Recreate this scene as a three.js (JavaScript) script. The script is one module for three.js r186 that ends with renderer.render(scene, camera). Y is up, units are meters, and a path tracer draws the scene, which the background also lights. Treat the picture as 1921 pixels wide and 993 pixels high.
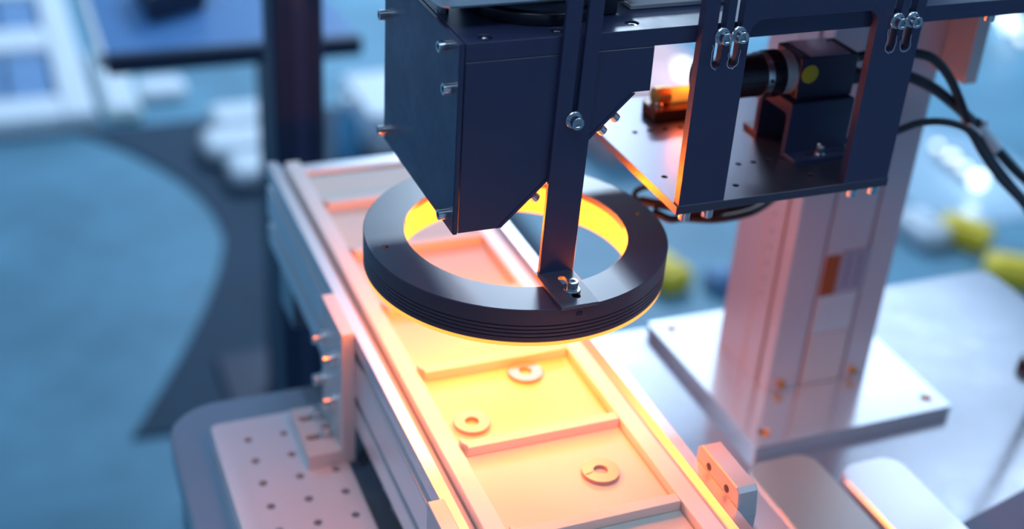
import * as THREE from 'three';
import { RoundedBoxGeometry } from 'three/addons/geometries/RoundedBoxGeometry.js';
import { mergeGeometries } from 'three/addons/utils/BufferGeometryUtils.js';
import { RectAreaLightUniformsLib } from 'three/addons/lights/RectAreaLightUniformsLib.js';

// ------------------------------------------------------------------ camera, light, exposure
const H = 0.95;                       // height of the ring light's top face above the floor; all y below are relative to it
const scene = new THREE.Scene();
scene.background = new THREE.Color(0x9fb8cc);
const camera = new THREE.PerspectiveCamera(23.146, 1921 / 993, 0.05, 40);
camera.position.set(-0.23997, 0.32371 + H, 0.54778);
{
  const right = new THREE.Vector3(0.928048, 0.059032, 0.367753), up = new THREE.Vector3(0.137031, 0.863994, -0.484496), back = new THREE.Vector3(-0.346338, 0.500029, 0.793739);
  camera.quaternion.setFromRotationMatrix(new THREE.Matrix4().makeBasis(right, up, back));
}
camera.focus = 0.615;
camera.userData.fStop = 3.5;
const renderer = new THREE.WebGLRenderer({ antialias: true });
renderer.toneMapping = THREE.LinearToneMapping;
renderer.toneMappingExposure = 1.0;
renderer.shadowMap.enabled = true;
RectAreaLightUniformsLib.init();
const COOL = [0.62, 0.8, 1.0];       // daylight-coloured, for the added ceiling panels
const AMBER = [1.0, 0.155, 0.004];    // amber LEDs of the ring light
const PANELS = [                      // x, z, width, depth, strength; unseen panels added for highlights and fill
  [1.9, -4.05, 0.8, 0.7, 85], [1.55, -2.9, 1.2, 0.6, 1.5], [2.85, -3.0, 1.2, 1.2, 1.6], [2.8, -1.7, 1.2, 0.9, 1.8],
  [-1.4, -1.6, 1.2, 1.2, 3.3], [-0.6, 0.9, 1.2, 0.6, 4.4], [1.2, 0.9, 1.2, 0.6, 4.4], [3.4, -0.2, 1.2, 0.9, 2.4],
];
const ROOM_TOP = 3.0;

// ------------------------------------------------------------------ helpers
let seed = 7;
const rnd = () => ((seed = (seed * 1664525 + 1013904223) >>> 0) / 4294967296);
const used = new Map();
function numbered(name) { const n = used.get(name) ?? 0; used.set(name, n + 1); return n ? `${name}_${String(n).padStart(3, '0')}` : name; }
const bases = new WeakMap();
function thing(name, label, category, [x, y, z], group) {
  const o = new THREE.Group(); o.name = numbered(name); o.position.set(x, y + H, z); scene.add(o);
  o.userData = { label, category }; if (group) o.userData.group = group;
  bases.set(o, [x, y, z]); return o;
}
// every geometry below is written in ring coordinates and moved to its thing's own base here
function part(name, geo, mat, parent, label) {
  const b = bases.get(parent); const g = Array.isArray(geo) ? merged(geo) : geo; g.translate(-b[0], -b[1], -b[2]);
  const m = new THREE.Mesh(g, mat); m.name = name; parent.add(m); bases.set(m, b); if (label) m.userData.label = label; return m;
}
function struct(name, geo, mat) { const m = new THREE.Mesh(geo, mat); m.name = name; m.userData.kind = 'structure'; m.position.y = H; scene.add(m); bases.set(m, [0, 0, 0]); return m; }
function merged(list) { return mergeGeometries(list.map(g => { const n = g.index ? g.toNonIndexed() : g; for (const k of Object.keys(n.attributes)) if (!['position', 'normal', 'uv'].includes(k)) n.deleteAttribute(k); return n; })); }
function boxUV(g) {                   // uv in metres, from the dominant direction of each face
  g = g.index ? g.toNonIndexed() : g; const p = g.attributes.position, n = p.count, uv = new Float32Array(n * 2);
  for (let i = 0; i < n; i += 3) {
    const a = new THREE.Vector3().fromBufferAttribute(p, i), b = new THREE.Vector3().fromBufferAttribute(p, i + 1), c = new THREE.Vector3().fromBufferAttribute(p, i + 2);
    const nn = b.clone().sub(a).cross(c.clone().sub(a)); const ax = Math.abs(nn.x), ay = Math.abs(nn.y), az = Math.abs(nn.z);
    [a, b, c].forEach((v, k) => { const [s, t] = ax >= ay && ax >= az ? [v.z, v.y] : ay >= az ? [v.x, v.z] : [v.x, v.y]; uv[(i + k) * 2] = s; uv[(i + k) * 2 + 1] = t; });
  }
  g.setAttribute('uv', new THREE.BufferAttribute(uv, 2)); return g;
}
function box(x0, x1, y0, y1, z0, z1, r = 0.0004) {
  const g = r ? new RoundedBoxGeometry(x1 - x0, y1 - y0, z1 - z0, 2, Math.min(r, (x1 - x0) / 2.1, (y1 - y0) / 2.1, (z1 - z0) / 2.1)) : new THREE.BoxGeometry(x1 - x0, y1 - y0, z1 - z0);
  g.translate((x0 + x1) / 2, (y0 + y1) / 2, (z0 + z1) / 2); return boxUV(g);
}
const poly = pts => { const s = new THREE.Shape(); pts.forEach(([a, b], i) => i ? s.lineTo(a, b) : s.moveTo(a, b)); s.closePath(); return s; };
function rrect(x0, x1, y0, y1, r, S = THREE.Shape) {   // r: one radius or four (x0y0, x1y0, x1y1, x0y1)
  const [a, b, c, d] = Array.isArray(r) ? r : [r, r, r, r], s = new S();
  s.moveTo(x0 + a, y0); s.lineTo(x1 - b, y0); if (b) s.absarc(x1 - b, y0 + b, b, -Math.PI / 2, 0, false); s.lineTo(x1, y1 - c); if (c) s.absarc(x1 - c, y1 - c, c, 0, Math.PI / 2, false);
  s.lineTo(x0 + d, y1); if (d) s.absarc(x0 + d, y1 - d, d, Math.PI / 2, Math.PI, false); s.lineTo(x0, y0 + a); if (a) s.absarc(x0 + a, y0 + a, a, Math.PI, 1.5 * Math.PI, false); return s;
}
const hole = (x, y, r) => { const p = new THREE.Path(); p.absarc(x, y, r, 0, Math.PI * 2, true); return p; };
function slot(x0, x1, y0, y1) {
  const p = new THREE.Path(), w = x1 - x0, h = y1 - y0, r = Math.min(w, h) / 2;
  if (h > w) { p.absarc(x0 + r, y1 - r, r, 0, Math.PI, false); p.absarc(x0 + r, y0 + r, r, Math.PI, 2 * Math.PI, false); } else { p.absarc(x0 + r, y0 + r, r, Math.PI / 2, 1.5 * Math.PI, false); p.absarc(x1 - r, y0 + r, r, -Math.PI / 2, Math.PI / 2, false); }
  p.closePath(); return p;
}
function extr(shape, d, b = 0.0003, seg = 24) { if (b && shape.holes.length) { b = Math.min(b, 0.00012); seg = Math.min(seg, shape.holes.length > 8 ? 12 : 160); } const g = new THREE.ExtrudeGeometry(shape, b ? { depth: d - 2 * b, bevelEnabled: true, bevelThickness: b, bevelSize: b, bevelOffset: -b, bevelSegments: 1, curveSegments: seg } : { depth: d, bevelEnabled: false, curveSegments: seg }); if (b) g.translate(0, 0, b); return g; }
const slabZ = (s, z0, z1, b, seg) => boxUV(extr(s, z1 - z0, b, seg).translate(0, 0, z0));                                 // outline in (x, y)
const slabY = (s, y0, y1, b, seg) => boxUV(extr(s, y1 - y0, b, seg).rotateX(-Math.PI / 2).translate(0, y0, 0));           // outline in (x, -z)
const slabX = (s, x0, x1, b, seg) => boxUV(extr(s, x1 - x0, b, seg).rotateY(Math.PI / 2).translate(x0, 0, 0));            // outline in (-z, y)
const lathe = (pts, n = 96) => new THREE.LatheGeometry(pts.map(([r, y]) => new THREE.Vector2(r, y)), n);
function ringGeo(profile, n = 128) {  // closed lathe with hard edges between the profile's points
  const list = profile.map((p, i) => { const q = profile[(i + 1) % profile.length]; return lathe([p, q], n); }); return merged(list);
}
const cyl = (r0, r1, h, n = 32) => new THREE.CylinderGeometry(r0, r1, h, n);
function tube(pts, r, n = 60, k = 12) { return new THREE.TubeGeometry(new THREE.CatmullRomCurve3(pts.map(p => new THREE.Vector3(...p))), n, r, k, false); }

// ------------------------------------------------------------------ textures and materials
function noiseTex(size, f, wrapS = 1) {
  const d = new Uint8Array(size * size * 4);
  for (let y = 0; y < size; y++) for (let x = 0; x < size; x++) { const v = Math.max(0, Math.min(255, f(x, y))); const i = (y * size + x) * 4; d[i] = d[i + 1] = d[i + 2] = v; d[i + 3] = 255; }
  const t = new THREE.DataTexture(d, size, size); t.magFilter = THREE.LinearFilter; t.minFilter = THREE.LinearMipmapLinearFilter; t.generateMipmaps = true; t.wrapS = t.wrapT = THREE.RepeatWrapping; t.needsUpdate = true; return t;
}
const grain = noiseTex(256, () => 90 + 130 * rnd());
function smoothNoise(size, cell) { const n = size / cell, g = Array.from({ length: n * n }, rnd); return (x, y) => { const u = x / cell, v = y / cell, i = Math.floor(u), j = Math.floor(v), f = u - i, h = v - j, s = a => a * a * (3 - 2 * a), at = (a, b) => g[((b + n) % n) * n + ((a + n) % n)]; return at(i, j) * (1 - s(f)) * (1 - s(h)) + at(i + 1, j) * s(f) * (1 - s(h)) + at(i, j + 1) * (1 - s(f)) * s(h) + at(i + 1, j + 1) * s(f) * s(h); }; }
const cA = smoothNoise(256, 32), cB = smoothNoise(256, 8);
const cloud = noiseTex(256, (x, y) => 255 * (0.62 + 0.3 * cA(x, y) * 0.7 + 0.14 * cB(x, y)));
const streakRow = Array.from({ length: 256 }, rnd);
const streak = noiseTex(256, (x, y) => 255 * (0.55 + 0.3 * streakRow[y] + 0.15 * rnd()));
function rep(t, m) { const c = t.clone(); c.repeat.set(1 / m, 1 / m); c.needsUpdate = true; return c; }
const grainFine = rep(grain, 0.03), cloudMid = rep(cloud, 0.12), cloudBig = rep(cloud, 1.3), streakMid = rep(streak, 0.08);
const std = o => new THREE.MeshStandardMaterial(o);
const rgb = (r, g, b) => new THREE.Color().setRGB(r, g, b);
const M = {
  black: std({ color: rgb(0.033, 0.042, 0.1), roughness: 0.44, metalness: 0, bumpMap: grainFine, bumpScale: 0.000006, roughnessMap: cloudMid, side: THREE.DoubleSide }),
  blackRing: new THREE.MeshPhysicalMaterial({ color: rgb(0.026, 0.031, 0.075), ior: 2.0, roughness: 0.36, metalness: 0, bumpMap: grainFine, bumpScale: 0.000005, side: THREE.DoubleSide }),
  blackPlain: std({ color: rgb(0.016, 0.02, 0.045), roughness: 0.4, metalness: 0.2, side: THREE.DoubleSide }),
  blackGloss: std({ color: rgb(0.012, 0.012, 0.022), roughness: 0.22, metalness: 0.1, side: THREE.DoubleSide }),
  steel: std({ color: rgb(0.72, 0.72, 0.74), roughness: 0.2, metalness: 1 }),
  steelDark: std({ color: rgb(0.3, 0.3, 0.34), roughness: 0.3, metalness: 1 }),
  brushed: std({ color: rgb(0.7, 0.72, 0.76), roughness: 0.34, metalness: 0.65 }),
  alu: std({ color: rgb(0.6, 0.58, 0.6), roughness: 0.42, metalness: 0.25, bumpMap: grainFine, bumpScale: 0.00002 }),
  aluBright: std({ color: rgb(0.82, 0.84, 0.88), roughness: 0.3, metalness: 0.6 }),
  plate: std({ color: rgb(0.82, 0.84, 0.87), roughness: 0.17, metalness: 0.8 }),
  perforated: std({ color: rgb(0.68, 0.72, 0.78), roughness: 0.45, metalness: 0.45, bumpMap: grainFine, bumpScale: 0.00002 }),
  table: std({ color: rgb(0.46, 0.47, 0.52), roughness: 0.22, metalness: 0.8, roughnessMap: cloudMid }),
  column: std({ color: rgb(0.66, 0.62, 0.68), roughness: 0.4, metalness: 0.5, bumpMap: streakMid, bumpScale: 0.000008 }),
  belt: std({ color: rgb(0.64, 0.61, 0.55), roughness: 0.55, bumpMap: grainFine, bumpScale: 0.00003 }),
  cleat: std({ color: rgb(0.74, 0.68, 0.64), roughness: 0.5 }),
  guide: std({ color: rgb(0.8, 0.78, 0.76), roughness: 0.35 }),
  cable: std({ color: rgb(0.014, 0.02, 0.035), roughness: 0.45 }),
  white: std({ color: rgb(0.72, 0.78, 0.84), roughness: 0.55 }),
  sticker: std({ color: rgb(0.5, 0.52, 0.04), roughness: 0.35 }),
  orangeSticker: std({ color: rgb(0.32, 0.07, 0.004), roughness: 0.4 }),
  floor: std({ color: rgb(0.125, 0.32, 0.45), roughness: 0.5, map: cloudBig }),
  mat: std({ color: rgb(0.006, 0.04, 0.085), roughness: 0.75, map: cloudBig }),  // shade on the floor, put into a dark colour
  wall: std({ color: rgb(0.62, 0.72, 0.8), roughness: 0.8 }),
  ceiling: std({ color: rgb(0.75, 0.82, 0.88), roughness: 0.85 }),
  navy: std({ color: rgb(0.012, 0.022, 0.06), roughness: 0.5 }),
  blueTop: std({ color: rgb(0.07, 0.22, 0.5), roughness: 0.4 }),
  bluePane: std({ color: rgb(0.16, 0.3, 0.52), roughness: 0.5 }),
  yellow: std({ color: rgb(0.85, 0.62, 0.03), roughness: 0.45 }),
  brass: std({ color: rgb(0.75, 0.38, 0.08), roughness: 0.3, metalness: 0.8 }),
  amberRing: std({ color: rgb(0.6, 0.4, 0.15), roughness: 0.5, emissive: rgb(1, 0.42, 0.035), emissiveIntensity: 1.35 }),
  amberInner: std({ color: rgb(0.6, 0.4, 0.15), roughness: 0.5, emissive: rgb(1, 0.5, 0.045), emissiveIntensity: 1.15 }),
  panelGlow: std({ color: rgb(0.8, 0.85, 0.9), emissive: rgb(...COOL), emissiveIntensity: 1.3 }),
  glowWhite: std({ color: rgb(0.9, 0.95, 1), emissive: rgb(0.85, 0.96, 1), emissiveIntensity: 2.4 }),  // glow of the added bars that stand in for blurred highlights
};

// screws: shared geometries, pointing along +y from the face they sit on
const headCache = new Map();
function headGeo(r, h) {
  const key = `${r},${h}`; if (headCache.has(key)) return headCache.get(key);
  const ring = new THREE.Shape(); ring.absarc(0, 0, r, 0, Math.PI * 2, false);
  const hex = new THREE.Path(); for (let k = 6; k >= 0; k--) { const a = k * Math.PI / 3; k === 6 ? hex.moveTo(r * 0.55, 0) : hex.lineTo(r * 0.55 * Math.cos(a), r * 0.55 * Math.sin(a)); }
  ring.holes.push(hex);
  const up = extr(ring, h * 0.6, r * 0.07, 24).rotateX(-Math.PI / 2).translate(0, h * 0.4, 0);
  const g = merged([up, cyl(r, r, h * 0.42, 28).translate(0, h * 0.21, 0)]); headCache.set(key, g); return g;
}
const washerCache = new Map();
const washerGeo = (r, t) => { const k = `${r},${t}`; if (!washerCache.has(k)) washerCache.set(k, ringGeo([[r * 0.5, 0], [r * 0.5, t], [r * 0.93, t], [r, t * 0.7], [r, 0]], 36)); return washerCache.get(k); };
const UP = new THREE.Vector3(0, 1, 0);
function screw(parent, p, dir, { r = 0.00275, h = 0.0042, washer = 0, mat = M.steel, label } = {}) {
  const b = bases.get(parent), d = new THREE.Vector3(...dir).normalize(), q = new THREE.Quaternion().setFromUnitVectors(UP, d), t = washer ? 0.0012 : 0;
  const m = new THREE.Mesh(headGeo(r, h), mat); m.name = 'cap_screw'; m.quaternion.copy(q); m.position.set(p[0] - b[0] + d.x * t, p[1] - b[1] + d.y * t, p[2] - b[2] + d.z * t); parent.add(m);
  if (washer) { const w = new THREE.Mesh(washerGeo(washer, t), mat); w.name = 'washer'; w.position.y = -t; m.add(w); }
  if (label) m.userData.label = label; return m;
}

// ------------------------------------------------------------------ the room
struct('floor', boxUV(new THREE.BoxGeometry(9, 0.1, 9).translate(0.5, -0.95 - 0.05, -1)), M.floor);
struct('ceiling', boxUV(new THREE.BoxGeometry(9, 0.1, 9).translate(0.5, -0.95 + ROOM_TOP + 0.05, -1)), M.ceiling);
struct('wall_back', boxUV(new THREE.BoxGeometry(9, ROOM_TOP, 0.1).translate(0.5, -0.95 + ROOM_TOP / 2, -5.55)), M.wall);
struct('wall_front', boxUV(new THREE.BoxGeometry(9, ROOM_TOP, 0.1).translate(0.5, -0.95 + ROOM_TOP / 2, 3.55)), M.wall);
struct('wall_left', boxUV(new THREE.BoxGeometry(0.1, ROOM_TOP, 9).translate(-4.05, -0.95 + ROOM_TOP / 2, -1)), M.wall);
struct('wall_right', boxUV(new THREE.BoxGeometry(0.1, ROOM_TOP, 9).translate(5.05, -0.95 + ROOM_TOP / 2, -1)), M.wall);
const panelPlace = ['far brighter than the others, at the back of the room', 'over the space behind the machine table', 'in the far right part of the room', 'behind the right end of the machine', 'over the left back of the room', 'over the left front of the room', 'over the right front of the room', 'over the right side of the room'];
PANELS.forEach(([x, z, w, d, s], i) => {
  const y = ROOM_TOP - 0.95;
  const o = thing('added_ceiling_panel', `added unseen white ceiling panel ${panelPlace[i]}`, 'ceiling light', [x, y, z]);
  part('frame', [box(x - w / 2 - 0.03, x - w / 2, y - 0.03, y, z - d / 2 - 0.03, z + d / 2 + 0.03), box(x + w / 2, x + w / 2 + 0.03, y - 0.03, y, z - d / 2 - 0.03, z + d / 2 + 0.03), box(x - w / 2, x + w / 2, y - 0.03, y, z - d / 2 - 0.03, z - d / 2), box(x - w / 2, x + w / 2, y - 0.03, y, z + d / 2, z + d / 2 + 0.03)], M.alu, o);
  part('diffuser', box(x - w / 2, x + w / 2, y - 0.02, y - 0.005, z - d / 2, z + d / 2, 0), M.panelGlow, o);
  const l = new THREE.RectAreaLight(rgb(...COOL), s, w, d); l.position.set(x, y + H - 0.024, z); l.lookAt(x, 0, z); scene.add(l);
});

// ------------------------------------------------------------------ work table
{
  const o = thing('work_table', 'glossy stainless steel machine table with rounded corners under the whole inspection rig', 'table', [0.17, -0.95, 0.1]);
  part('table_top', slabY(rrect(-0.172, 0.507, -0.44, 0.168, [0.03, 0.03, 0.012, 0.035]), -0.222, -0.2, 0.0015), M.table, o);
  part('apron', [box(-0.166, 0.5, -0.34, -0.222, 0.42, 0.434), box(-0.166, 0.5, -0.34, -0.222, -0.158, -0.145), box(-0.166, -0.152, -0.34, -0.222, -0.145, 0.42), box(0.486, 0.5, -0.34, -0.222, -0.145, 0.42)], M.steelDark, o);
  for (const x of [-0.14, 0.455]) for (const z of [-0.13, 0.38]) part('leg', box(x, x + 0.03, -0.95, -0.222, z, z + 0.03, 0.002), M.steelDark, o);
}

// ------------------------------------------------------------------ conveyor
{
  const Z0 = -0.305, Z1 = 0.3;
  const o = thing('conveyor', 'short slatted belt conveyor with aluminium side rails carrying the washers under the ring light', 'conveyor', [0, -0.2, 0]);
  const prof = s => poly([[-0.0575, -0.162], [-0.0575, -0.1005], [-0.0625, -0.095], [-0.069, -0.095], [-0.069, -0.106], [-0.062, -0.1065], [-0.062, -0.1125], [-0.069, -0.1135], [-0.0693, -0.1145], [-0.0693, -0.138], [-0.069, -0.139], [-0.062, -0.1395], [-0.062, -0.1445], [-0.069, -0.145], [-0.0693, -0.146], [-0.0693, -0.158], [-0.069, -0.162]].map(([a, b]) => [a * s, b]));
  part('side_rail', slabZ(prof(1), Z0, Z1, 0.0003), M.brushed, o); part('side_rail', slabZ(prof(-1), Z0, Z1, 0.0003), M.brushed, o);
  part('guide_strip', box(-0.056, -0.0455, -0.106, -0.095, Z0 + 0.003, Z1, 0.0008), M.guide, o); part('guide_strip', box(0.0455, 0.056, -0.106, -0.095, Z0 + 0.003, Z1, 0.0008), M.guide, o);
  part('rail_base', box(-0.0575, 0.0575, -0.14, -0.107, Z0 + 0.02, Z1, 0.001), M.steelDark, o);
  const belt = part('belt', box(-0.0452, 0.0452, -0.1045, -0.1, -0.285, Z1, 0.0015), M.belt, o);
  for (let k = -4; k <= 3; k++) {
    const z = 0.055 + 0.0709 * k;
    const c = [box(-0.0425, 0.0445, -0.1, -0.094, z - 0.0065, z, 0.0006), slabY(poly([[-0.0425, -z], [-0.0448, -(z - 0.004)], [-0.0448, -(z - 0.0075)], [-0.0425, -(z - 0.0065)]]), -0.1, -0.0925, 0)];
    part('cleat', c, M.cleat, belt);
  }
  part('end_bar', box(-0.0455, 0.0455, -0.108, -0.0985, -0.303, -0.289, 0.002), M.aluBright, o);
  for (const [x, z] of [[-0.061, 0.24], [0.061, 0.24], [0.061, -0.26], [-0.061, -0.26]]) part('support_foot', box(x - 0.006, x + 0.006, -0.2, -0.162, z - 0.02, z + 0.02), M.steelDark, o);
}

// ------------------------------------------------------------------ washers on the belt
{
  const R = 0.0099, r = 0.0037, T = 0.0024;
  const washer = (label, x, z, turn) => {
    const o = thing('flat_washer', label, 'washer', [x, -0.1, z], 'flat washers on the belt'); o.rotation.y = turn;
    const mat = std({ color: rgb(0.42, 0.33, 0.32), roughness: 0.28, metalness: 0.25 });
    const s = new THREE.Shape(); s.absarc(0, 0, R, 0, Math.PI * 2, false); s.holes.push(hole(0, 0, r));
    const g = extr(s, T, 0.0007, 48).rotateX(-Math.PI / 2).translate(x, -0.1, z); part('disc', g, mat, o); return o;
  };
  washer('smooth flat washer lying alone near the right guide, closest to the ring light', 0.0146, -0.0064, 0);
  washer('smooth flat washer lying near the left guide, just behind a cleat', -0.0309, 0.0293, 0);
  const bad = washer('cracked flat washer with a thin dark crack on its left side, nearest the front', 0.0184, 0.0875, 0);
  const cx = 0.0184, cz = 0.0875, y = -0.1 + T + 0.00005;
  part('crack', [tube([[cx - 0.0094, y - 0.0006, cz + 0.0026], [cx - 0.0088, y, cz + 0.0014], [cx - 0.0068, y, cz + 0.0012], [cx - 0.0046, y, cz + 0.0003]], 0.00018, 20, 6)], std({ color: rgb(0.02, 0.012, 0.01), roughness: 0.9 }), bad, 'thin dark crack');
}

// ------------------------------------------------------------------ side blocks and bracket of the conveyor
{
  const o = thing('l_bracket', 'orange-lit aluminium angle bracket bolting the left conveyor rail to the perforated plate', 'bracket', [-0.08, -0.1885, -0.088]);
  part('upright', box(-0.0775, -0.069, -0.1885, -0.0935, -0.112, -0.065, 0.0006), M.alu, o);
  const s = rrect(-0.0985, -0.0775, 0.065, 0.115, 0.0006); for (const z of [0.083, 0.103]) s.holes.push(slot(-0.0958, -0.0802, z - 0.0025, z + 0.0025));
  part('foot', slabY(s, -0.1885, -0.1778, 0.0003), M.alu, o);
  for (const z of [-0.083, -0.103]) screw(o, [-0.083, -0.1778, z], [0, 1, 0], { r: 0.0032, h: 0.0055, washer: 0.0044 });
  for (const y of [-0.121, -0.152]) for (const z of [-0.107, -0.083]) screw(o, [-0.0775, y, z], [-1, 0, 0], { r: 0.0036, h: 0.006, washer: 0.0052 });
  const l = thing('clamp_block', 'small square aluminium block clamped outside the left conveyor rail near the front', 'block', [-0.0735, -0.12, 0.11]);
  part('block', slabX(poly([[-0.0935, -0.13], [-0.14, -0.13], [-0.14, -0.0895], [-0.0935, -0.0895]]), -0.0778, -0.0692, 0.0005), M.alu, l);
  const r = thing('stop_block', 'angular aluminium stop block bolted outside the right conveyor rail', 'block', [0.075, -0.12, 0.118]);
  part('block', slabX(poly([[-0.0965, -0.13], [-0.14, -0.13], [-0.14, -0.1], [-0.1378, -0.0865], [-0.135, -0.0845], [-0.1, -0.0845], [-0.0965, -0.088]]), 0.0692, 0.0805, 0.0006), M.alu, r);
  for (const z of [0.109, 0.127]) part('bolt_hole', cyl(0.0021, 0.0021, 0.0004, 20).rotateZ(Math.PI / 2).translate(0.0691, -0.0915, z), M.navy, r);
}
{
  const o = thing('perforated_plate', 'pale aluminium plate with a grid of round holes on the left of the table', 'plate', [-0.11, -0.2, 0.06]);
  const s = rrect(-0.1475, -0.0735, -0.26, 0.1275, [0.003, 0.003, 0.003, 0.005]);
  for (let j = -1; j < 15; j++) for (let i = 0; i < 3; i++) { const x = -0.1275 + 0.0226 * i, z = -0.106 + 0.0221 * j; if (j >= 0 || i < 0) s.holes.push(hole(x, -z, 0.0026)); }
  part('plate', slabY(s, -0.2, -0.1885, 0.0005, 12), M.perforated, o);
}
[[-0.0595, -0.081, 'farthest of the three, by the angle bracket'], [-0.0515, -0.048, 'middle of the three'], [-0.0515, -0.029, 'nearest of the three']].forEach(([x, z, w]) => {
  const o = thing('table_bolt', `dark table bolt beneath the left rail, ${w}`, 'bolt', [x, -0.2, z]); screw(o, [x, -0.2, z], [0, 1, 0], { r: 0.0034, h: 0.004, washer: 0.005, mat: M.steelDark });
});

// ------------------------------------------------------------------ linear column and its base
{
  const o = thing('base_plate', 'thick polished square steel base plate with corner holes under the column', 'plate', [0.26, -0.2, -0.082]);
  const s = rrect(0.183, 0.34, 0.004, 0.161, 0.0012); const hs = [[0.196, -0.148], [0.1965, -0.017], [0.328, -0.017], [0.328, -0.148]];
  for (const [x, z] of hs) s.holes.push(hole(x, -z, 0.0042));
  part('plate', slabY(s, -0.2, -0.191, 0.0006), M.plate, o);
  for (const [x, z] of hs) screw(o, [x, -0.1985, z], [0, 1, 0], { r: 0.0034, h: 0.005, mat: M.brass });
  const c = thing('linear_column', 'tall grey aluminium linear axis column with vertical grooves and an orange sticker', 'column', [0.263, -0.191, -0.089]);
  const X0 = 0.2215, X1 = 0.304, ZF = -0.0555, ZB = -0.122;
  const P = [[X0, -ZB], [X0, 0.0895], [X0 + 0.0008, 0.0892], [X0 + 0.0008, 0.0878], [X0, 0.0875], [X0, 0.0705], [X0 + 0.006, 0.0705], [X0 + 0.006, 0.0668], [X0, 0.0668], [X0, -ZF],
    [0.2455, -ZF], [0.2455, -ZF + 0.0025], [0.2483, -ZF + 0.0025], [0.2483, -ZF], [0.281, -ZF], [0.281, -ZF + 0.0025], [0.2838, -ZF + 0.0025], [0.2838, -ZF], [X1, -ZF], [X1, -ZB]];
  part('body', slabY(poly(P.map(([x, z]) => [x, z])), -0.191, 0.35, 0.0003), M.column, c);
  for (let k = 0; k < 13; k++) part('bolt_hole', cyl(0.0012, 0.0012, 0.0004, 14).rotateZ(Math.PI / 2).translate(X0, -0.125 + 0.0122 * k, -0.0815), M.steelDark, c);
  part('cover_plate', box(0.249, 0.2805, -0.19, -0.148, ZF, ZF + 0.0006, 0.0002), M.alu, c);
  part('blank_panel', box(0.2492, 0.2802, -0.147, -0.118, ZF, ZF + 0.0005, 0.0002), M.aluBright, c);
  part('sticker', box(0.249, 0.2605, -0.117, -0.086, ZF, ZF + 0.0004, 0), M.orangeSticker, c, 'dark orange rectangular sticker');
  const cv = document.createElement('canvas'); cv.width = 160; cv.height = 256; const k = cv.getContext('2d'); k.fillStyle = '#9a9cb4'; k.fillRect(0, 0, 160, 256); k.fillStyle = '#6b7496'; for (const x of [38, 100]) for (let y = 30; y < 220; y += 9) k.fillRect(x, y, 14 + 14 * rnd(), 5);
  const lt = new THREE.CanvasTexture(cv); lt.colorSpace = THREE.SRGBColorSpace;
  part('rating_label', new THREE.BoxGeometry(0.0215, 0.033, 0.0004).translate(0.2722, -0.1, ZF + 0.0003), std({ map: lt, roughness: 0.45 }), c, 'grey printed label with two columns of small blurred text');
  for (const x of [0.232, 0.291]) screw(c, [x, -0.185, ZF], [0, 0, 1], { r: 0.0028, h: 0.003, mat: M.brass });
}
{
  const o = thing('carriage_bracket', 'orange-lit aluminium plate hanging below the mounting plate beside the column', 'bracket', [0.309, 0.05, -0.045]);
  part('plate', box(0.3045, 0.3145, 0.04, 0.1148, -0.066, -0.031, 0.0006), M.alu, o);
}

// ------------------------------------------------------------------ mounting plate and what stands on it
{
  const o = thing('mounting_plate', 'long black anodised horizontal plate with countersunk screws spanning from housing to column', 'plate', [0.12, 0.1155, 0]);
  const s = poly([[-0.0503, -0.047], [0.335, -0.047], [0.335, 0.055], [0.06, 0.055], [0.06, 0.064], [-0.0503, 0.064]]);
  const cs = [[-0.0392, 0.0408], [-0.0039, 0.0395], [0.0347, 0.0377]]; for (const [x, z] of cs) s.holes.push(hole(x, -z, 0.0034));
  part('plate', slabY(s, 0.1155, 0.124, 0.0004), M.black, o);
  for (const [x, z] of cs) screw(o, [x, 0.1196, z], [0, 1, 0], { r: 0.0027, h: 0.0036 });
  part('lug', box(0.158, 0.184, 0.078, 0.1155, -0.052, -0.044), M.blackPlain, o);
  for (const [x, z] of [[0.2435, 0.04], [0.155, 0.01]]) screw(o, [x, 0.1155, z], [0, -1, 0], { r: 0.0032, h: 0.0048 });
  const d = thing('optical_head', 'round black stepped lens head standing on the mounting plate above the housing', 'lens', [0, 0.124, 0]);
  part('flange', lathe([[0.001, 0.124], [0.0345, 0.124], [0.035, 0.1246], [0.035, 0.1292], [0.0345, 0.13], [0.032, 0.1305]]), M.blackGloss, d);
  part('barrel', lathe([[0.032, 0.1302], [0.0315, 0.134], [0.0295, 0.1343], [0.001, 0.1345]]), M.blackPlain, d);
  const a = thing('cover_block', 'white rounded aluminium cover block above the black lens head', 'cover', [-0.02, 0.138, -0.02]);
  part('cover', slabY(rrect(-0.0585, 0.03, -0.033, 0.04, [0.009, 0.004, 0.004, 0.004]), 0.1348, 0.165, 0.0015), M.aluBright, a);
  part('standoff', cyl(0.0027, 0.0027, 0.0112, 24).translate(-0.047, 0.1296, 0.006), M.steelDark, a, 'short dark steel standoff pin');
  const b = thing('cylinder_clamp', 'small black and silver clamp standing on the mounting plate right of the mounting strip', 'clamp', [0.05, 0.124, 0.01]);
  part('base', box(0.026, 0.033, 0.124, 0.145, 0.008, 0.026, 0.001), M.blackPlain, b);
  part('knob', cyl(0.0035, 0.0035, 0.012, 24).rotateZ(Math.PI / 2).translate(0.038, 0.1315, 0.018), M.blackGloss, b);
  part('slide_plate', box(0.042, 0.098, 0.124, 0.1265, 0.006, 0.0215, 0.0006), M.alu, b, 'brushed silver slide plate');
  part('slide_plate', box(0.042, 0.098, 0.1265, 0.134, -0.008, 0.012, 0.0006), M.alu, b, 'brushed silver slide plate');
}

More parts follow.
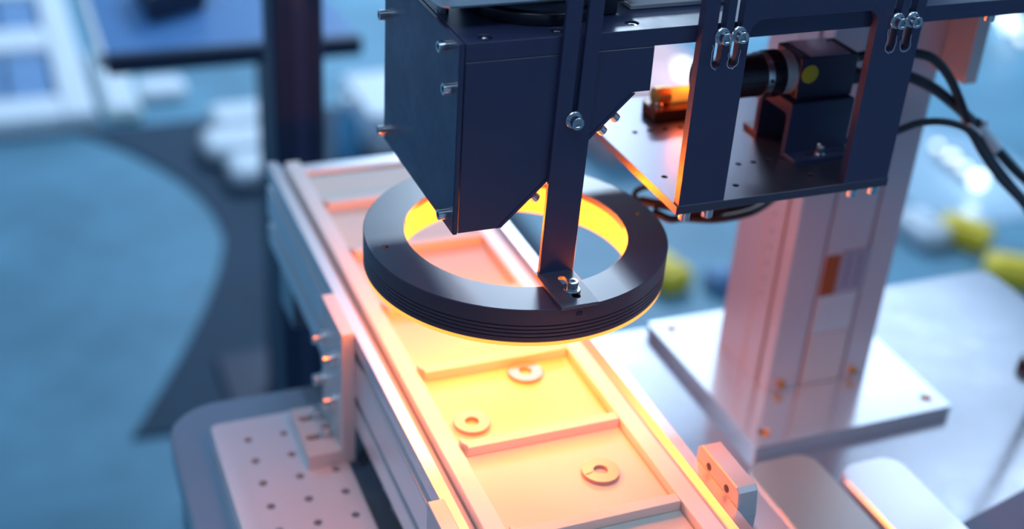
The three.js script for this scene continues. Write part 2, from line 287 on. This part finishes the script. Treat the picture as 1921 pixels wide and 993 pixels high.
// ------------------------------------------------------------------ mirror housing
{
  const o = thing('mirror_housing', 'black box housing with a slanted lower right corner hanging over the ring light', 'housing', [-0.02, 0.0293, -0.009]);
  const zf = 0.047;
  part('side_panel', slabX(poly([[-0.047, 0.0293], [0.065, 0.0293], [0.065, 0.124], [-0.047, 0.124]]), -0.0532, -0.0505, 0.0005), M.black, o);
  const outline = poly([[-0.0502, 0.0296], [-0.0312, 0.0296], [0.034, 0.0931], [0.0435, 0.0931], [0.0433, 0.1152], [-0.0502, 0.1152]]);
  part('front_panel', slabZ(outline, zf - 0.003, zf, 0.0003), M.black, o);
  part('back_panel', slabZ(outline, -0.065, -0.062, 0.0003), M.black, o);
  part('mirror_panel', slabZ(poly([[-0.0311, 0.0293], [-0.0282, 0.0293], [0.0362, 0.0922], [0.034, 0.0928]]), -0.065, zf - 0.0003, 0.0003), M.black, o);
  for (const [y, z] of [[0.1006, -0.0605], [0.1175, 0.031], [0.1005, 0.0392], [0.0363, -0.0605], [0.0367, 0.0388]]) screw(o, [-0.0532, y, z], [-1, 0, 0], { r: 0.0027, h: 0.0046 });
  part('mirror', slabZ(poly([[-0.0262, 0.0312], [-0.0259, 0.0309], [0.0343, 0.0896], [0.034, 0.0899]]), -0.055, 0.036, 0), std({ color: rgb(0.85, 0.85, 0.87), roughness: 0.04, metalness: 1 }), o, 'slanted mirror glass');
  for (const p of [[-0.0125, 0.0440, 0.0432], [0.0200, 0.0755, 0.043], [0.0262, 0.0815, 0.043]]) screw(o, [p[0] + 0.0005, p[1] - 0.0005, p[2]], [0.698, -0.716, 0], { r: 0.0024, h: 0.0035 });
}

// ------------------------------------------------------------------ ring light
{
  const o = thing('ring_light', 'round black ring light glowing amber on its inner wall and underside', 'ring light', [0, -0.0215, 0]);
  const s = new THREE.Shape(); s.absarc(0, 0, 0.0797, 0, Math.PI * 2, false); s.holes.push(hole(0, 0, 0.0586));
  for (const [x, z] of [[-0.0713, -0.0006], [0.0705, 0.0009], [0.001, -0.0713]]) s.holes.push(hole(x, -z, 0.0016));
  part('top_plate', slabY(s, -0.0022, 0, 0.0003, 160), M.blackRing, o);
  const gr = y => [[0.08, y + 0.0004], [0.0793, y + 0.0002], [0.0793, y - 0.0002], [0.08, y - 0.0004]];
  const prof = [[0.0797, 0], [0.08, -0.0004], ...gr(-0.0092), ...gr(-0.0113), ...gr(-0.0134), ...gr(-0.0155), [0.08, -0.018], [0.0795, -0.0187], [0.077, -0.0187]];
  part('body', merged(prof.slice(0, -1).map((p, i) => lathe([prof[i + 1], p], 160))), std({ color: rgb(0.075, 0.045, 0.068), roughness: 0.4, bumpMap: grainFine, bumpScale: 0.000005, side: THREE.DoubleSide }), o);  // black side wall; amber bounce from the belt is put into its reddish colour
  part('inner_rim', ringGeo([[0.0586, -0.0005], [0.0586, -0.0035], [0.0605, -0.0035], [0.0605, -0.0005]], 160), M.blackRing, o);
  const inner = part('inner_diffuser', ringGeo([[0.0593, -0.0036], [0.0588, -0.0075], [0.0588, -0.0165], [0.061, -0.0165], [0.061, -0.0036]].reverse(), 160), M.amberInner, o, 'glowing amber inner wall');
  part('bottom_diffuser', ringGeo([[0.0612, -0.0187], [0.0795, -0.0187], [0.0795, -0.0207], [0.0785, -0.0213], [0.0612, -0.0213]], 160), M.amberRing, o, 'glowing amber underside');
  for (const t of [0.0135, Math.PI / 2 + 0.9, -2.2]) { const b = new THREE.Mesh(new THREE.SphereGeometry(0.0018, 16, 8, 0, Math.PI * 2, 0, Math.PI / 2).scale(1, 0.45, 1), M.blackPlain); b.name = 'cross_screw'; b.position.set(0.0799 * Math.sin(t), -0.0042 + 0.0215, 0.0799 * Math.cos(t)); b.quaternion.setFromUnitVectors(UP, new THREE.Vector3(Math.sin(t), 0, Math.cos(t))); o.add(b); const x = new THREE.Mesh(merged([new THREE.BoxGeometry(0.0022, 0.0003, 0.0005), new THREE.BoxGeometry(0.0005, 0.0003, 0.0022)]), M.navy); x.name = 'cross_slot'; x.position.y = 0.00075; x.rotation.y = 0.5; b.add(x); }
  for (let k = 0; k < 12; k++) {
    const a = k * Math.PI / 6, x = Math.sin(a), z = Math.cos(a);
    const dn = new THREE.RectAreaLight(rgb(...AMBER), 23, 0.036, 0.017); dn.position.set(0.0702 * x, H - 0.0218, 0.0702 * z); dn.up.set(x, 0, z); dn.lookAt(0.0702 * x, 0, 0.0702 * z); scene.add(dn);
    const inn = new THREE.RectAreaLight(rgb(...AMBER), 235, 0.03, 0.0095); inn.position.set(0.0584 * x, H - 0.0115, 0.0584 * z); inn.lookAt(0, H - 0.0115, 0); scene.add(inn);
  }
}

// ------------------------------------------------------------------ mounting strip of the ring light
{
  const o = thing('mounting_strip', 'narrow black bent strip with a long slot holding the ring light', 'bracket', [0.0015, 0, 0.0485]);
  const tilt = g => { const m = new THREE.Matrix4().makeRotationZ(-0.024); return g.translate(-0.0015, 0, 0).applyMatrix4(m).translate(0.0015, 0, 0); };
  const s = rrect(-0.0077, 0.0107, 0.0012, 0.2, 0.0002); s.holes.push(slot(0.0002, 0.0032, 0.087, 0.19)); s.holes.push(hole(0.0012, 0.0815, 0.0016));
  part('upright', tilt(slabZ(s, 0.0472, 0.0495, 0.0003)), M.black, o);
  const foot = new THREE.MeshPhysicalMaterial({ color: rgb(0.04, 0.045, 0.08), ior: 2.0, roughness: 0.4, bumpMap: grainFine, bumpScale: 0.000012 });
  const f = rrect(-0.0095, 0.0101, -0.0815, -0.0472, 0.0003); f.holes.push(slot(-0.0003, 0.0037, -0.0758, -0.0545));
  part('foot', slabY(f, 0.0001, 0.0021, 0.0003), foot, o);
  screw(o, [0.0016, 0.0021, 0.0685], [0, 1, 0], { r: 0.0028, h: 0.0042, washer: 0.0042 });
  screw(o, [0.0035, 0.0836, 0.0495], [0, 0, 1], { r: 0.003, h: 0.0045, washer: 0.0042 });
}

// ------------------------------------------------------------------ camera frame, shelf, camera
{
  const o = thing('slotted_bracket', 'upright black plate with a big window and four slots carrying the camera shelf', 'bracket', [0.1275, 0.031, 0.0495]);
  const X0 = 0.0645, X1 = 0.1906, s = new THREE.Shape();
  s.moveTo(X0, 0.031); s.lineTo(0.0905, 0.031); s.lineTo(0.0905, 0.119); s.absarc(0.0975, 0.119, 0.007, Math.PI, Math.PI / 2, true); s.lineTo(0.156, 0.126); s.absarc(0.156, 0.119, 0.007, Math.PI / 2, 0, true); s.lineTo(0.163, 0.031); s.lineTo(X1, 0.031); s.lineTo(X1, 0.21); s.lineTo(X0, 0.21); s.closePath();
  for (const x of [0.0745, 0.0834, 0.1738, 0.1828]) s.holes.push(slot(x - 0.0022, x + 0.0022, 0.1035, 0.175));
  part('plate', slabZ(s, 0.0472, 0.0522, 0.0003), M.black, o);
  for (const x of [0.0752, 0.084, 0.1743, 0.1832]) screw(o, [x, 0.1197, 0.0522], [0, 0, 1], { r: 0.0029, h: 0.0042, washer: 0.0041 });
  const scuff = std({ color: rgb(0.75, 0.78, 0.84), roughness: 0.4 });
  for (const [x, k] of [[0.0745, 0], [0.0834, 1], [0.1738, 2], [0.1828, 3]]) for (const sd of [-1, 1]) {
    const pts = []; for (let i = 0; i < 9; i++) { const a = sd * (Math.PI / 2) * Math.min(1, (8 - i) / 3), y = i < 5 ? 0.1155 - i * 0.0019 : 0.1057; const rr = 0.0025 + 0.001 * rnd(); pts.push(i < 5 ? [x + sd * rr, y, 0.0522] : [x + rr * Math.sin(a), y - rr * Math.cos(a), 0.0522]); }
    if (k !== 0 || sd < 0) part('scuff_mark', tube(pts.slice(sd > 0 ? 2 : 0, 9), 0.00014, 40, 5), scuff, o, 'thin whitish scuff mark along a slot');
  }
  const sh = thing('camera_shelf', 'black drilled horizontal shelf plate holding the camera between the frame legs', 'shelf', [0.1275, 0.0262, -0.01]);
  const p = rrect(0.0637, 0.1915, -0.0522, 0.08, 0.0003);
  for (const [x, z] of [[0.0835, -0.035], [0.093, -0.035], [0.1025, -0.035], [0.112, -0.035], [0.12, 0.0164], [0.1293, 0.0163], [0.1386, 0.0162], [0.148, 0.0161], [0.1053, 0.0387], [0.1514, 0.038], [0.0735, 0.02]]) p.holes.push(hole(x, -z, 0.0017));
  part('plate', slabY(p, 0.0262, 0.031, 0.0003), std({ color: rgb(0.11, 0.11, 0.15), roughness: 0.32, metalness: 0.75, bumpMap: grainFine, bumpScale: 0.00002 }), sh);
  for (const x of [0.0703, 0.0835, 0.171, 0.1844]) screw(sh, [x, 0.0262, 0.0495], [0, -1, 0], { r: 0.0029, h: 0.0045 });
}
{
  const o = thing('camera_bracket', 'black hat-shaped mounting bracket with slotted feet under the industrial camera', 'bracket', [0.167, 0.031, 0]);
  const prof = poly([[-0.027, 0.031], [-0.027, 0.034], [-0.0165, 0.034], [-0.0165, 0.0625], [0.0165, 0.0625], [0.0165, 0.034], [0.027, 0.034], [0.027, 0.031], [0.0125, 0.031], [0.0125, 0.0535], [0.011, 0.0555], [-0.011, 0.0555], [-0.0125, 0.0535], [-0.0125, 0.031]]);
  part('hat_profile', slabX(prof, 0.148, 0.1875, 0.0003), M.black, o);
  for (const z of [0.0218, -0.0218]) { part('foot_slot', box(0.158, 0.185, 0.0336, 0.0343, z - 0.0016, z + 0.0016, 0.0003), M.navy, o); screw(o, [0.1665, 0.034, z], [0, 1, 0], { r: 0.0026, h: 0.004, washer: 0.0036 }); }
}
{
  const o = thing('industrial_camera', 'small black cube camera with a short lens and a yellow-green round sticker', 'camera', [0.167, 0.0627, 0]);
  part('body', box(0.152, 0.188, 0.0627, 0.0867, -0.0122, 0.0122, 0.0008), std({ color: rgb(0.03, 0.035, 0.075), roughness: 0.42, metalness: 0.2, bumpMap: grainFine, bumpScale: 0.00002 }), o);
  part('top_cover', box(0.1572, 0.1826, 0.0866, 0.0871, -0.0118, 0.0118, 0.0002), std({ color: rgb(0.36, 0.35, 0.47), roughness: 0.36, metalness: 0.65 }), o);  // paler than the body: the reflection on top is put into the colour
  for (const [x, z] of [[0.1545, -0.0095], [0.1545, 0.0095], [0.1855, -0.0095], [0.1855, 0.0065], [0.181, -0.0075]]) part('screw_hole', cyl(0.0011, 0.0011, 0.0005, 16).translate(x, x > 0.157 && x < 0.183 ? 0.0872 : 0.0868, z), M.navy, o);
  part('sticker', cyl(0.0051, 0.0051, 0.0003, 40).rotateX(Math.PI / 2).translate(0.1585, 0.0772, 0.0123), M.sticker, o, 'yellow-green round sticker');
  const Y = 0.0745, L = (r0, r1, x0, x1) => cyl(r0, r1, x1 - x0, 56).rotateZ(Math.PI / 2).translate((x0 + x1) / 2, Y, 0);
  part('lens_mount', L(0.0118, 0.0118, 0.145, 0.152), M.alu, o);
  const lens = part('lens_barrel', [L(0.0128, 0.0128, 0.1375, 0.1448), L(0.0116, 0.0116, 0.111, 0.1335), L(0.0108, 0.0108, 0.101, 0.111), L(0.0112, 0.0112, 0.0985, 0.101)], M.blackGloss, o);
  part('focus_ring', L(0.0124, 0.0124, 0.1335, 0.1375), M.steel, lens, 'silver knurled focus ring');
  part('lock_screw', cyl(0.001, 0.001, 0.001, 14).rotateX(Math.PI / 2).translate(0.1355, Y + 0.001, 0.0125), M.navy, lens);
  part('connector', cyl(0.004, 0.004, 0.008, 24).rotateZ(Math.PI / 2).translate(0.192, 0.078, -0.002), M.steel, o, 'silver round connector');
  part('connector', box(0.188, 0.198, 0.0665, 0.0735, -0.002, 0.008, 0.001), M.blackPlain, o, 'black plug');
}
// amber module at the back of the shelf
{
  const o = thing('amber_lamp_module', 'small amber-glowing cylinder lamp on a dark block at the back of the camera shelf', 'lamp', [0.115, 0.031, -0.055]);
  part('block', slabY(poly([[0.1, 0.044], [0.134, 0.044], [0.134, 0.066], [0.104, 0.066], [0.1, 0.06]]), 0.0312, 0.0378, 0.0006), std({ color: rgb(0.1, 0.03, 0.012), roughness: 0.3, metalness: 0.4 }), o);
  part('collar', cyl(0.0052, 0.0052, 0.009, 28).rotateZ(Math.PI / 2).translate(0.1085, 0.0425, -0.055), M.brass, o);
  part('glowing_tube', cyl(0.0044, 0.0044, 0.02, 28).rotateZ(Math.PI / 2).translate(0.1232, 0.0425, -0.055), std({ color: rgb(0.5, 0.25, 0.06), emissive: rgb(1, 0.36, 0.05), emissiveIntensity: 0.6 }), o, 'glowing amber tube');
  screw(o, [0.1045, 0.0378, -0.049], [0, 1, 0], { r: 0.0022, h: 0.003 });
  const l = new THREE.PointLight(rgb(1, 0.13, 0.012), 0.004); l.position.set(0.1232, 0.0525 + H, -0.05); l.shadow.radius = 0.3; scene.add(l);
}

// ------------------------------------------------------------------ cables
{
  const cable = (label, pts, r) => { const o = thing('cable', label, 'cable', pts[0], 'camera cables'); part('sheath', tube(pts, r, 80, 14), M.cable, o); return o; };
  cable('black cable arching highest out of the camera, above the other two', [[0.196, 0.078, -0.002], [0.2146, 0.0803, 0], [0.236, 0.0778, 0], [0.2489, 0.0736, 0], [0.2623, 0.0627, 0], [0.2736, 0.0485, 0], [0.2833, 0.0347, 0], [0.294, 0.0225, 0], [0.3119, 0.0028, 0], [0.331, -0.0153, 0], [0.3683, -0.0498, 0], [0.41, -0.11, -0.01], [0.44, -0.193, -0.02]], 0.0027);
  const c2 = cable('thick black cable running just under the highest one, with a white sleeve', [[0.197, 0.07, 0.003], [0.2216, 0.0661, -0.005], [0.2401, 0.0612, -0.005], [0.2584, 0.0529, -0.005], [0.2747, 0.0423, -0.005], [0.2885, 0.0326, -0.007], [0.3029, 0.0215, -0.008], [0.3197, 0.0068, -0.008], [0.3392, -0.0098, -0.008], [0.3738, -0.038, -0.008], [0.42, -0.1, -0.02], [0.455, -0.193, -0.03]], 0.0033);
  part('sleeve', tube([[0.299, 0.0248, -0.0075], [0.3085, 0.0168, -0.008], [0.3203, 0.0062, -0.008]], 0.0043, 12, 20), M.white, c2, 'white paper label sleeve');
  cable('thin black cable bending out below the camera, lowest of the three', [[0.1945, 0.0235, -0.03], [0.2034, 0.0225, -0.012], [0.2199, 0.029, 0.002], [0.2317, 0.0333, 0.005], [0.2439, 0.0363, 0.005], [0.259, 0.036, 0.005], [0.2734, 0.0324, 0.005], [0.2838, 0.0272, 0.005], [0.2954, 0.0138, 0.006], [0.3152, -0.0066, 0.006], [0.3494, -0.0372, 0.006], [0.39, -0.1, 0], [0.425, -0.193, -0.01]], 0.0022);
  const o = thing('cable_tie', 'pale cable tie looped round the three black camera cables', 'cable tie', [0.29, 0.0265, 0]);
  part('loop', new THREE.TorusGeometry(0.0072, 0.0008, 8, 40).scale(1, 1, 1.1).rotateX(Math.PI / 2).rotateZ(-0.65).translate(0.2905, 0.0262, -0.001), M.white, o);
  part('head', box(0.295, 0.2985, 0.0275, 0.031, 0.0005, 0.0035, 0.0004), M.white, o);
  const dark = std({ color: rgb(0.05, 0.02, 0.02), roughness: 0.4 });
  const loops = (label, pts, r) => { const t = thing('hose', label, 'hose', pts[0], 'dark hoses under the camera shelf'); part('tube', tube(pts, r, 60, 12), dark, t); };
  loops('thin dark hose looping out highest under the camera shelf', [[0.118, 0.004, -0.03], [0.1157, -0.016, -0.0458], [0.1086, -0.0165, -0.0563], [0.0992, -0.019, -0.0552], [0.099, -0.0215, -0.052], [0.108, -0.024, -0.05], [0.13, -0.024, -0.05], [0.16, -0.02, -0.055], [0.2, -0.03, -0.06]], 0.0018);
  loops('thick dark hose curling beneath the left end of the camera shelf', [[0.096, -0.017, -0.0423], [0.104, -0.017, -0.036], [0.1107, -0.017, -0.031], [0.119, -0.019, -0.03], [0.13, -0.021, -0.026], [0.15, -0.021, -0.024], [0.175, -0.02, -0.03], [0.205, -0.03, -0.05]], 0.003);
  loops('dark hose drooping lowest beneath the camera shelf edge', [[0.1, -0.02, -0.033], [0.109, -0.0235, -0.027], [0.117, -0.024, -0.0275], [0.134, -0.0235, -0.02], [0.155, -0.021, -0.0173], [0.18, -0.021, -0.03], [0.21, -0.03, -0.06]], 0.0024);
}

// ------------------------------------------------------------------ right front of the table
{
  const pad = (label, x0, x1, z0, z1, tilt, mat) => {
    const o = thing('metal_pad', label, 'metal pad', [(x0 + x1) / 2, -0.2, (z0 + z1) / 2]);
    part('pad_body', slabY(rrect(x0, x1, -z1, -z0, 0.0135), -0.2, -0.1715, 0.001, 20), M.aluBright, o);
    const g = slabY(rrect(x0 + 0.0006, x1 - 0.0006, -z1 + 0.0006, -z0 - 0.0006, 0.013), -0.1715, -0.17, 0.0005, 20); part('polished_lid', g, mat, o); return o;
  };
  const lid = std({ color: rgb(0.5, 0.54, 0.52), roughness: 0.3, metalness: 0.6 }), pale = std({ color: rgb(0.95, 0.97, 0.98), roughness: 0.25, metalness: 0.75 });
  pad('grey-green polished metal pad with rounded corners beside the stop block', 0.1475, 0.1965, 0.031, 0.2, 0, lid);
  pad('bright white polished metal pad with rounded corners, right of the grey one', 0.2025, 0.247, 0.0495, 0.22, 0, pale);
  const k = thing('round_knob', 'small round black knob with a chrome cap at the right edge of the photo', 'knob', [0.437, -0.2, -0.036]);
  part('base', cyl(0.0075, 0.0085, 0.008, 32).translate(0.437, -0.196, -0.036), M.blackGloss, k); part('cap', new THREE.SphereGeometry(0.0055, 24, 12, 0, Math.PI * 2, 0, Math.PI / 2).translate(0.437, -0.192, -0.036), M.steel, k);
  const t = thing('grey_cover', 'dark grey plastic cover with a round inset lid in the front right corner', 'cover', [0.36, -0.2, 0.17]);
  const mt = std({ color: rgb(0.13, 0.13, 0.2), roughness: 0.5 });
  part('cover', slabY(poly([[0.262, -0.1], [0.352, -0.079], [0.44, -0.059], [0.44, -0.2], [0.262, -0.2]]), -0.2, -0.19, 0.001), mt, t);
  part('lid', lathe([[0.0005, -0.1885], [0.035, -0.1885], [0.0362, -0.1895], [0.0362, -0.1901]], 64).translate(0.335, 0, 0.13), mt, t);
}

// ------------------------------------------------------------------ background, out of focus
{
  const F = -0.95;
  const m = thing('floor_shade_sheet', 'dark teal sheet painted as the machine table shadow on the floor behind the conveyor', 'mat', [0.25, F, -1.7]);
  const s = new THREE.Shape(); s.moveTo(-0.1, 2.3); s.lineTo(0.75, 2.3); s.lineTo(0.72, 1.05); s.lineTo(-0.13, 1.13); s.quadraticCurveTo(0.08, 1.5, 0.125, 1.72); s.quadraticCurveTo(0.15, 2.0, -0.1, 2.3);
  part('mat', slabY(s, F, F + 0.006, 0.001), M.mat, m);  // sheet cut to the outline of the machine table shadow, no real mat
  const r = thing('white_pallet', 'white slatted floor pallet with blue-grey panels at the far left', 'pallet', [-0.35, F, -2.8]);
  const x1 = -0.05, x0 = -0.66;
  part('rail', box(x1 - 0.075, x1, F, F + 0.05, -3.3, -2.3, 0.01), M.white, r); part('rail', box(x0, x0 + 0.07, F, F + 0.05, -3.3, -2.3, 0.01), M.white, r);
  for (const [a, b] of [[-2.43, -2.3], [-2.9, -2.74], [-3.3, -3.17]]) part('crossbar', box(x0 + 0.07, x1 - 0.075, F, F + 0.048, a, b, 0.01), M.white, r);
  for (const [a, b] of [[-2.74, -2.43], [-3.17, -2.9]]) for (const [c, d] of [[-0.23, x1 - 0.08], [-0.41, -0.24], [-0.59, -0.42]]) part('panel', box(c, d, F, F + 0.03, a, b, 0.004), M.bluePane, r);
  const w = thing('white_tray', 'pale narrow tray standing beside the white pallet on the floor', 'tray', [0.01, F, -2.5]);
  part('tray', box(-0.03, 0.055, F, F + 0.03, -2.75, -2.33, 0.012), std({ color: rgb(0.55, 0.72, 0.72), roughness: 0.5 }), w); part('rim', box(-0.02, 0.045, F + 0.03, F + 0.036, -2.74, -2.34, 0.003), M.white, w);
  const w2 = thing('white_bar', 'short white bar lying on the floor right of the pale tray', 'bar', [0.11, F, -2.47]);
  part('bar', slabY(rrect(0.06, 0.175, 2.43, 2.53, 0.03), F, F + 0.03, 0.006), M.white, w2);
  const sheets = [[0.19, 0.36, -2.28, -2.165, 0.0], [0.15, 0.37, -2.15, -2.03, 0], [0.18, 0.38, -2.015, -1.9, 0]];
  const places = ['topmost of the crumpled stack left of the dark post', 'middle of the crumpled stack left of the dark post', 'lowest and nearest of the stack left of the dark post'];
  sheets.forEach(([a, b, c, d, t], i) => { const o = thing('white_bag', `white plastic packing bag, ${places[i]}`, 'bag', [(a + b) / 2, F, (c + d) / 2], 'white packing bags'); o.rotation.y = t; const g = new RoundedBoxGeometry(b - a, 0.05, d - c, 8, 0.024), p = g.attributes.position; for (let k = 0; k < p.count; k++) p.setY(k, p.getY(k) + 0.006 * Math.sin(40 * p.getX(k) + i) * Math.cos(33 * p.getZ(k))); g.computeVertexNormals(); part('bag', g.translate((a + b) / 2, F + 0.032, (c + d) / 2), M.white, o); });
  const bx = thing('white_case', 'white rounded case on the floor right of the dark post', 'case', [0.57, F, -2.12]);
  part('case', box(0.5, 0.635, F, F + 0.1, -2.25, -1.98, 0.03), M.white, bx); part('lid', box(0.505, 0.63, F + 0.1, F + 0.112, -2.24, -1.99, 0.005), M.white, bx);
  const bl = thing('blue_bottle', 'small light-blue bottle on the floor against the white case', 'bottle', [0.455, F, -2.03]);
  part('bottle', lathe([[0.001, F], [0.026, F], [0.028, F + 0.01], [0.028, F + 0.1], [0.012, F + 0.125], [0.012, F + 0.14], [0.001, F + 0.14]], 32).translate(0.455, 0, -2.0), std({ color: rgb(0.1, 0.36, 0.6), roughness: 0.3 }), bl);
  part('cap', cyl(0.014, 0.014, 0.02, 24).translate(0.455, F + 0.148, -2.0), M.white, bl);
  const p = thing('dark_post', 'thick dark navy vertical post behind the conveyor end', 'post', [-0.003, F, -0.5]);
  part('post', slabY(rrect(-0.025, 0.019, 0.478, 0.522, 0.004), F, 0.5, 0.0005), M.navy, p);
  part('post_groove', box(-0.007, 0.003, F + 0.01, 0.49, -0.4785, -0.4775, 0.0002), M.black, p); part('foot_plate', box(-0.05, 0.045, F, F + 0.012, -0.55, -0.45, 0.002), M.navy, p);
  const t = thing('back_table', 'blue-topped side table with a black front edge behind the dark post', 'table', [0.05, F, -1.3]);
  part('table_top', box(-0.112, 0.219, -0.318, -0.3, -1.6, -1.085, 0.002), M.blueTop, t);
  part('front_edge', box(-0.114, 0.222, -0.325, -0.2985, -1.085, -1.068, 0.003), M.navy, t); part('side_edge', box(-0.122, -0.1125, -0.322, -0.2985, -1.6, -1.085, 0.002), M.white, t, 'pale blue edge strip');
  part('pedestal', box(0.1, 0.16, F, -0.318, -1.2, -1.12, 0.004), M.navy, t); part('foot', box(0.03, 0.23, F, F + 0.015, -1.3, -1.02, 0.004), M.navy, t);
  const g = thing('gadget', 'dark gadget with a pale edge lying on the blue side table', 'gadget', [0.0, -0.3, -1.27]);
  part('body', slabY(poly([[-0.045, 1.18], [0.04, 1.23], [0.045, 1.34], [-0.05, 1.31]]), -0.2999, -0.26, 0.003), M.navy, g); part('edge', slabY(poly([[-0.02, 1.25], [0.042, 1.24], [0.046, 1.34], [-0.02, 1.32]]), -0.26, -0.254, 0.001), M.white, g, 'pale edge');
  // added glow bars in place of blurred highlights, and yellow bits, at the right
  const glowBar = (label, pts, y0) => { const [x, z] = pts[0], o = thing('added_glow_bar', label, 'light', [x, y0, z]), e = pts[pts.length - 1];
    part('housing', tube([[x, y0 + 0.012, z], [(x + e[0]) / 2, y0 + 0.012, (z + e[1]) / 2], [e[0], y0 + 0.012, e[1] + 0.001]], 0.012, 8, 10), M.alu, o);
    for (const [a, b, r] of pts) part('lamp', new THREE.SphereGeometry(r, 16, 10).translate(a, y0 + 0.02, b), M.glowWhite, o);
    const l = new THREE.PointLight(rgb(0.85, 0.96, 1), 0.012); l.position.set(x, y0 + H + 0.07, z); scene.add(l); };
  glowBar('added white glow strip on the floor below the camera cables', [[1.8, -1.5, 0.018], [1.81, -1.56, 0.011], [1.82, -1.62, 0.013], [1.825, -1.68, 0.01]], F + 0.004);
  glowBar('added white glow strip on the floor at the top right, above the cables', [[2.65, -2.39, 0.026], [2.67, -2.48, 0.014], [2.6, -2.28, 0.011]], F);
  glowBar('added white glow spot on the pinkish carton seen left of the slotted bracket', [[1.24, -1.92, 0.018], [1.245, -1.955, 0.008]], F + 0.16);
  const wb = thing('clear_tray', 'pale plastic tray on the floor round the lower white glow bar', 'tray', [1.75, F, -1.6]);
  part('tray', slabY(rrect(1.6, 2.0, 1.35, 1.85, 0.15), F, F + 0.004, 0.001), std({ color: rgb(0.35, 0.5, 0.62), roughness: 0.2 }), wb);
  const pk = thing('pink_hazebox', 'added pale pink carton on the floor seen through the gap left of the camera frame', 'hazebox', [1.17, F, -2.1]);
  part('hazebox', box(1.02, 1.33, F, F + 0.16, -2.3, -1.85, 0.004), std({ color: rgb(0.75, 0.45, 0.45), roughness: 0.6 }), pk); part('flap', box(1.03, 1.32, F + 0.16, F + 0.164, -2.29, -2.1, 0.001), std({ color: rgb(0.8, 0.52, 0.5), roughness: 0.6 }), pk);  // added box; its pink stands in for the warm haze in the gap
  const ye = (label, x, z, r, s, mat) => { const o = thing('yellow_block', label, 'block', [x, F, z], undefined); o.rotation.y = r; part('block', box(x - s / 2, x + s / 2, F, F + 0.05, z - s * 0.8, z + s * 0.8, 0.015), mat, o); part('top_pad', box(x - s / 4, x + s / 4, F + 0.05, F + 0.056, z - s * 0.4, z + s * 0.4, 0.002), mat, o); };
  ye('yellow plastic block on the floor right beside the ring light', 0.9, -1.33, 0.2, 0.07, M.yellow);
  ye('small yellow block on the floor left of the column foot', 1.06, -1.24, 0.4, 0.05, M.yellow);
  ye('yellow block on the floor behind the table, next to the white one', 1.6, -1.3, 0.5, 0.07, M.yellow);
  ye('yellow block on the floor nearest the right edge of the photo', 1.59, -1.13, 0.9, 0.075, M.yellow);
  const wo = thing('white_block', 'white plastic block on the floor touching the yellow one behind the table', 'block', [1.53, F, -1.34]); part('block', box(1.48, 1.56, F, F + 0.05, -1.4, -1.28, 0.02), M.white, wo); part('top_pad', box(1.5, 1.54, F + 0.05, F + 0.056, -1.37, -1.31, 0.003), M.white, wo);
  const gb = thing('grey_block', 'pale grey-blue plastic block on the floor between the ring light and column', 'block', [1.0, F, -1.28]); part('block', box(0.97, 1.03, F, F + 0.04, -1.31, -1.25, 0.015), M.bluePane, gb); part('top_pad', box(0.985, 1.015, F + 0.04, F + 0.045, -1.295, -1.265, 0.002), M.bluePane, gb);
}

scene.traverse(o => { if (o.isMesh) { o.castShadow = o.receiveShadow = true; } else if (o.isPointLight) o.castShadow = true; });
renderer.render(scene, camera);
